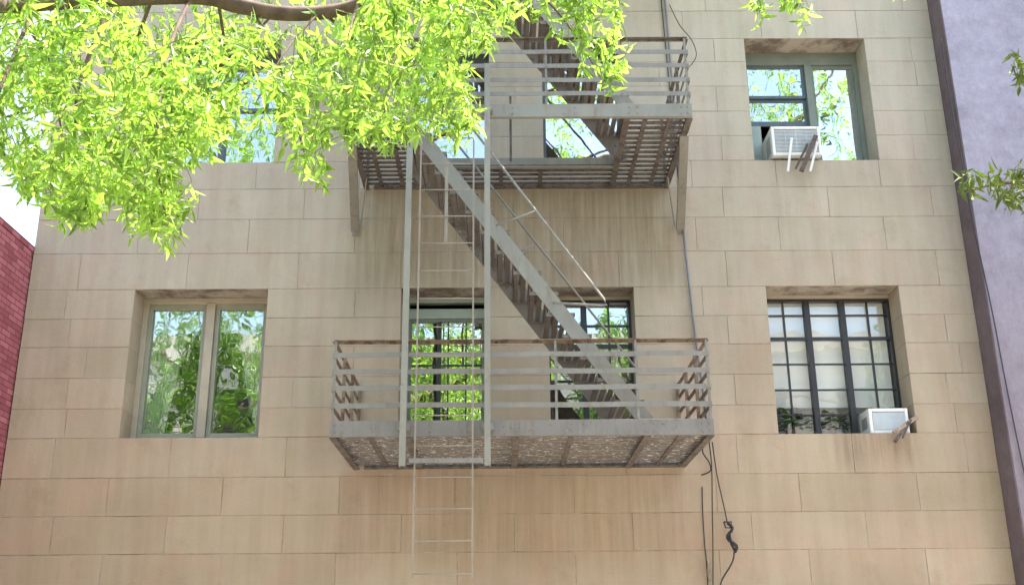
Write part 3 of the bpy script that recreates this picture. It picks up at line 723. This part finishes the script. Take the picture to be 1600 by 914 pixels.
# ---------------------------------------------------------------- trees
def leaf(mb, p, d, sd, L, w_, t, bend=0.15):
    """lanceolate leaf folded along its midrib"""
    nrm = d.cross(sd).normalized()
    q = p + d*L*.38; r_ = p + d*L*.72 - nrm*L*bend*.5; tip = p + d*L - nrm*L*bend
    up = nrm*w_*.35
    mb.add([p, q+sd*w_+up, r_+sd*w_*.62+up*.6, tip, r_-sd*w_*.62+up*.6, q-sd*w_+up, q, r_],
           [(0,1,6),(1,2,7,6),(2,3,7),(0,6,5),(5,6,7,4),(4,7,3)], t)
def rv(rr): 
    while True:
        v = Vector((rr.uniform(-1,1), rr.uniform(-1,1), rr.uniform(-1,1)))
        if .05 < v.length < 1: return v.normalized()
def spray(lm, tm, tip, rr, Ln, n, ls=1.0, lean=None):
    """a drooping twig ending at `tip`, carrying n leaves; returns its base point"""
    ln = lean or Vector((rr.uniform(-.5,.5), rr.uniform(-.5,.5), 0))
    base = tip - (Vector((0,0,-1)) + ln).normalized()*Ln
    mid = (base+tip)/2 + Vector((ln.x, ln.y, .6))*(-.0) + Vector((0,0,.12*Ln))
    P = [base*(1-t)**2 + mid*2*t*(1-t) + tip*t*t for t in (0,.25,.5,.75,1)]
    tm.tube(P, [.0022,.002,.0017,.0013,.0009], 4)
    bt = rr.gauss(.55, .2)
    for k in range(n):
        t = (k+rr.random())/n; t = t**.8
        p = base*(1-t)**2 + mid*2*t*(1-t) + tip*t*t
        ax = ((tip-base).normalized()*rr.uniform(.1, .9) + rv(rr)*1.0 + Vector((0,0,-.12))).normalized()
        sd = ax.cross(rv(rr)); 
        if sd.length < .1: continue
        L = rr.choice((rr.uniform(.04, .075), rr.uniform(.07, .115), rr.uniform(.06, .10)))*ls*1.08
        leaf(lm, p, ax, sd.normalized(), L, L*rr.uniform(.095, .155), min(1, max(0, bt + rr.gauss(0, .28))), rr.uniform(-.15, .55))
    return base
def inside(x, y, poly):
    c = False; j = len(poly)-1
    for i in range(len(poly)):
        if (poly[i][1] > y) != (poly[j][1] > y) and x < (poly[j][0]-poly[i][0])*(y-poly[i][1])/(poly[j][1]-poly[i][1]) + poly[i][0]: c = not c
        j = i
    return c
def smoothpts(pts, k=5):
    out = []; pts = [Vector(p) for p in pts]
    for i in range(len(pts)-1):
        p0 = pts[max(0, i-1)]; p1 = pts[i]; p2 = pts[i+1]; p3 = pts[min(len(pts)-1, i+2)]
        for q in range(k):
            t = q/k; out.append(0.5*((2*p1) + (p2-p0)*t + (2*p0-5*p1+4*p2-p3)*t*t + (3*p1-p0-3*p2+p3)*t**3))
    out.append(pts[-1]); return out

rr = random.Random(11)
oak = empty('oak_tree', (-8.2, -8.6, 0.13), 'large oak with narrow bright green leaves hanging across the upper left', 'tree')
# trunk (outside the frame to the left) and the limb crossing the top of the picture
tr = MB(); tr.tube(smoothpts([(-8.2,-8.6,0.1), (-8.15,-8.6,1.5), (-8.0,-8.5,3.2), (-7.7,-8.2,5.0), (-7.3,-7.6,7.0), (-6.9,-7.0,9.0), (-6.6,-6.6,11.0)]),
   [.34-.0085*k for k in range(31)], 16); tr.build('trunk', M['bark'], oak, smooth=True)
limbp = smoothpts([(-8.0,-8.5,2.6), (-5.6,-7.9,3.7), at(-160, -10, -6.7), at(0, 2, -6.0), at(150, -4, -5.5), at(310, -6, -5.0), at(375, 10, -4.9), at(450, 22, -4.9), at(540, 14, -4.8), at(640, -25, -4.8), at(760, -70, -4.8), at(930, -110, -4.8)])
nl = len(limbp); lb = MB(); lb.tube(limbp, [.075-.045*k/nl for k in range(nl)], 12); lb.build('limb', M['bark'], oak, smooth=True)
up_l = [smoothpts([(-7.35,-7.65,6.8), (-4.4,-4.9,8.6), (-1.5,-3.8,9.2), (1.2,-2.9,9.9), (3.0,-2.4,10.6)]),
        smoothpts([(-7.2,-7.4,7.6), (-5.0,-7.6,9.4), (-2.0,-8.0,10.5), (1.0,-8.6,11.2), (3.4,-8.2,11.8)]),
        smoothpts([(-6.85,-6.95,9.2), (-4.6,-5.6,11.4), (-2.4,-5.0,12.6)])]
up_l.append(smoothpts([(1.0,-8.6,11.2), (3.5,-8.2,11.3), (5.2,-8.0,11.4), (6.2,-8.0,12.1), (6.9,-8.0,13.2)]))
for P in up_l: MB().tube(P, [.09-.07*k/len(P) for k in range(len(P))], 8).build('limb', M['bark'], oak, smooth=True)

# outline of the hanging foliage, read off the photograph (twig tips fall inside it)
main_poly = [(-60,-60), (-60,270), (10,265), (45,335), (95,360), (150,345), (210,385), (272,398), (292,335), (268,285), (300,258), (345,262), (400,232), (430,238), (455,232), (470,290), (500,305), (508,262), (545,240), (600,240), (640,212), (690,232), (735,236), (742,190), (718,120), (700,92), (760,85), (800,48), (815,-60)]
right_poly = [(800,-60), (835,45), (870,52), (890,100), (925,128), (955,150), (978,130), (958,95), (962,40), (968,-60)]
lm = MB(); tw = MB(); brn = MB()
# secondary branches
nodes = []
def branch(pts, r0, r1):
    P = smoothpts(pts, 5); brn.tube(P, [r0+(r1-r0)*k/(len(P)-1) for k in range(len(P))], 7); nodes.extend(P)
nodes.extend(limbp[12:])
def lp(px, py, Y): return at(px, py, Y)
branch([lp(15,0,-5.2), lp(55,60,-5.0), lp(80,105,-4.8), lp(95,200,-4.6), lp(105,280,-4.5)], .014, .004)
branch([lp(175,-5,-5.1), lp(160,40,-5.2), lp(135,100,-5.3), lp(120,150,-5.4), lp(118,230,-5.4)], .022, .006)
branch([lp(395,20,-4.9), lp(425,70,-4.7), lp(450,150,-4.6), lp(470,220,-4.6), lp(485,270,-4.6)], .012, .003)
branch([lp(500,20,-4.85), lp(470,50,-5.0), lp(440,90,-5.2), lp(400,160,-5.3)], .010, .003)
branch([lp(505,20,-4.85), lp(560,70,-4.6), lp(620,130,-4.5), lp(660,180,-4.5), lp(700,210,-4.5)], .012, .003)
branch([lp(300,-5,-5.0), lp(270,60,-5.3), lp(250,150,-5.5), lp(245,250,-5.6), lp(260,340,-5.6)], .014, .004)
branch([lp(640,-25,-4.8), lp(690,40,-4.6), lp(715,110,-4.4), lp(725,160,-4.4)], .012, .003)
branch([lp(240,-8,-5.05), lp(210,80,-4.7), lp(190,180,-4.5), lp(180,300,-4.4)], .012, .004)
branch([lp(60,0,-5.2), lp(20,90,-5.5), lp(-10,180,-5.7), lp(10,250,-5.7)], .014, .004)
branch([lp(340,0,-4.95), lp(350,80,-4.6), lp(330,160,-4.3), lp(340,220,-4.3)], .012, .004)
branch([lp(600,-10,-4.8), lp(620,50,-5.3), lp(610,120,-5.8), lp(600,180,-5.9)], .010, .003)
branch([lp(660,-30,-4.8), lp(680,40,-5.3), lp(700,110,-5.7), lp(690,180,-5.8)], .010, .003)
branch([lp(430,20,-4.9), lp(385,70,-4.4), lp(380,110,-4.1)], .008, .003)
branch([lp(560,5,-4.8), lp(540,80,-5.2), lp(545,160,-5.4), lp(540,210,-5.4)], .012, .004)
branch([lp(760,-70,-4.8), lp(830,-20,-4.6), lp(880,30,-4.5), lp(920,90,-4.5), lp(940,125,-4.5)], .009, .002)
branch([lp(720,-55,-4.8), lp(770,-10,-4.6), lp(790,20,-4.6)], .008, .002)
def near(p):
    return min(nodes, key=lambda q: (q-p).length_squared)
def link(base):
    q = near(base); d = (q-base).length
    if d > .04:
        m_ = (q+base)/2 + Vector((0,0,.1*d)); tw.tube([q, m_, base], [.0028, .0025, .0022], 4)
        nodes.append(m_); nodes.append(base)
def fill(poly, n, ylo, yhi, rr, Ln=(.10, .28), nl=(9, 17), thin=None):
    xs = [p[0] for p in poly]; ys = [p[1] for p in poly]; k = 0
    while k < n:
        x = rr.uniform(min(xs), max(xs)); y = rr.uniform(min(ys), max(ys))
        if not inside(x, y, poly): continue
        if thin and rr.random() > thin(x, y): continue
        Y = rr.uniform(ylo, yhi)
        if 180 < x < 570 and y < 80: Y = rr.uniform(-4.7, -3.9)      # behind the limb here
        b_ = spray(lm, tw, at(x, y, Y), rr, rr.uniform(*Ln), rr.randint(*nl))
        link(b_); k += 1
def thin(x, y):
    v = 1.0
    if 372 < x < 440 and 95 < y < 260: v = .22
    if 190 < x < 560 and y < 70: v = min(v, .3)
    if 0: v = 1      # the window shows through here
    if x < 60: v = min(v, .8)
    nz = noise.noise(Vector((x/75, y/60, 3.1)))
    return v * (1.0 if nz > -.08 else .35)
fill(main_poly, 1350, -6.3, -3.9, rr, thin=thin)
fill(right_poly, 100, -4.9, -4.1, rr, (.12, .28), (10, 18))
# the two small sprays above the upper right window
topl = smoothpts([lp(930,-110,-4.8), lp(1050,-70,-4.6), lp(1180,-40,-4.5), lp(1250,-30,-4.4), lp(1330,-60,-4.3)])
MB().tube(topl, [.028-.02*k/len(topl) for k in range(len(topl))], 8).build('limb', M['bark'], oak, smooth=True); nodes.extend(topl)
fill([(1172,-30), (1176,40), (1196,45), (1200,0), (1192,-30)], 6, -4.6, -4.4, rr, (.08, .16), (9, 14))
fill([(1222,-30), (1232,25), (1255,66), (1276,52), (1262,15), (1240,-30)], 9, -4.5, -4.3, rr, (.08, .16), (9, 14))
fill([(1380,-40), (1385,-8), (1402,-8), (1402,-40)], 2, -4.5, -4.3, rr, (.08, .12), (8, 10))
# crown above and beside the frame: unseen foliage added to shade the balconies and to show in the upper panes
def blob(c, r, n, lm, tw, rr, ls=1.5, nl=(12, 18), keep_out=True, Ln=(.3,.6)):
    k = 0; tries = 0
    while k < n and tries < n*8:
        tries += 1
        v = rv(rr)*(rr.random()**.4); p = Vector(c) + Vector((v.x*r[0], v.y*r[1], v.z*r[2]))
        if noise.noise(p*.9) < -.1: continue
        if keep_out:
            q = pix(p - Vector((0,0,.25)))
            if q and -40 < q[0] < 1640 and -70 < q[1] < 984: continue
        if p.y > -.25: continue
        spray(lm, tw, p, rr, rr.uniform(*Ln), rr.randint(*nl), ls); k += 1
lm.build('foliage', M['leaf'], oak)['label'] = 'hanging sprays of narrow bright green leaves'
tw.build('twigs', M['twig'], oak); brn.build('branches', M['bark'], oak, smooth=True)
lm2 = MB(); tw2 = MB()
blob((1.2,-2.1,10.4), (2.6,1.8,1.4), 260, lm2, lm2, rr)  # added out of view to break the sun over the balconies into flecks
blob((6.3,-8.0,11.6), (1.9,2.0,2.2), 260, lm2, lm2, rr)
blob((1.0,-8.0,11.8), (1.0,1.8,1.4), 90, lm2, lm2, rr)
blob((-5.4,-8.0,11.3), (1.8,1.8,2.0), 200, lm2, lm2, rr)
blob((-2.5,-7.6,10.6), (2.6,2.4,1.4), 120, lm2, lm2, rr)
blob((-7.2,-5.0,9.5), (2.2,2.6,2.6), 160, lm2, lm2, rr)
lm2.build('crown', M['leaf'], oak)

# tree at the right: branch ends reaching into the frame
oak2 = empty('street_tree', (7.6, -5.2, 0.13), 'second tree whose leafy branch tip reaches in at the right edge', 'tree')
lm = MB(); tw = MB(); brn = MB(); nodes = []
MB().tube(smoothpts([(7.6,-5.2,.1), (7.5,-5.2,2), (7.2,-5.1,4), (6.9,-5.0,6.5), (6.8,-4.9,9)]), [.22-.008*k for k in range(21)], 12).build('trunk', M['bark'], oak2, smooth=True)
branch([(7.3,-5.15,3.6), (5.6,-5.0,4.0), lp(1700,290,-4.8), lp(1600,285,-4.7), lp(1545,290,-4.6), lp(1508,302,-4.6)], .03, .003)
branch([(7.25,-5.1,4.2), (5.8,-4.9,5.2), lp(1720,60,-4.6), lp(1640,70,-4.5), lp(1610,95,-4.5)], .03, .003)
fill([(1500,290), (1500,325), (1530,318), (1560,322), (1580,340), (1640,345), (1640,265), (1590,262), (1550,285)], 26, -4.9, -4.4, rr, (.08, .2), (9, 15))
_tw = tw; tw = lm
fill([(1588,100), (1586,140), (1600,155), (1650,150), (1650,80)], 8, -4.7, -4.4, rr, (.1, .2), (10, 16))
blob((7.4,-5.0,9.8), (2.0,2.0,1.8), 70, lm, lm, rr)
lm.build('foliage', M['leaf'], oak2); tw.build('twigs', M['twig'], oak2); brn.build('branches', M['bark'], oak2, smooth=True)

# trees across the street, behind the camera: the windows mirror them
for (x, y, zc, r, n, lab) in ((-1.6,-15.6,8.0,(2.4,1.8,3.2),520,'street tree across the road mirrored in the window behind the ladder'),
                              (-7.9,-16.2,8.6,(2.4,1.5,3.0),330,'street tree across the road mirrored in the lower left window'),
                              (3.4,-16.0,7.4,(1.9,1.7,2.9),300,'street tree across the road mirrored in the window behind the stair'),
                              (11.5,-16.0,8.6,(2.0,1.8,2.6),200,'street tree across the road mirrored in the lower right window')):
    n = int(n*1.5)
    T = empty('street_tree', (x, y, .13), lab, 'tree', 'trees across the road')
    MB().tube(smoothpts([(x,y,.1), (x+.1,y,2), (x-.1,y,4.5), (x+.1,y,7), (x,y,9.5)]), [.2-.008*k for k in range(21)], 10).build('trunk', M['bark'], T, smooth=True)
    s = MB(); t_ = MB()
    for k in range(8):
        a = k*2.4; z = 4.6+k*.55
        P = smoothpts([(x,y,z), (x+math.cos(a)*r[0]*.5, y+math.sin(a)*r[1]*.5, z+.7), (x+math.cos(a)*r[0]*.9, y+math.sin(a)*r[1]*.9, z+1.2)])
        t_.tube(P, [.06-.045*i/len(P) for i in range(len(P))], 6)
    l_ = MB(); blob((x,y,zc), r, n, l_, l_, rr, 2.2, (14, 20), False, (.4,.8))
    l_.build('crown', M['leaf_far'], T); t_.build('branches', M['bark'], T)
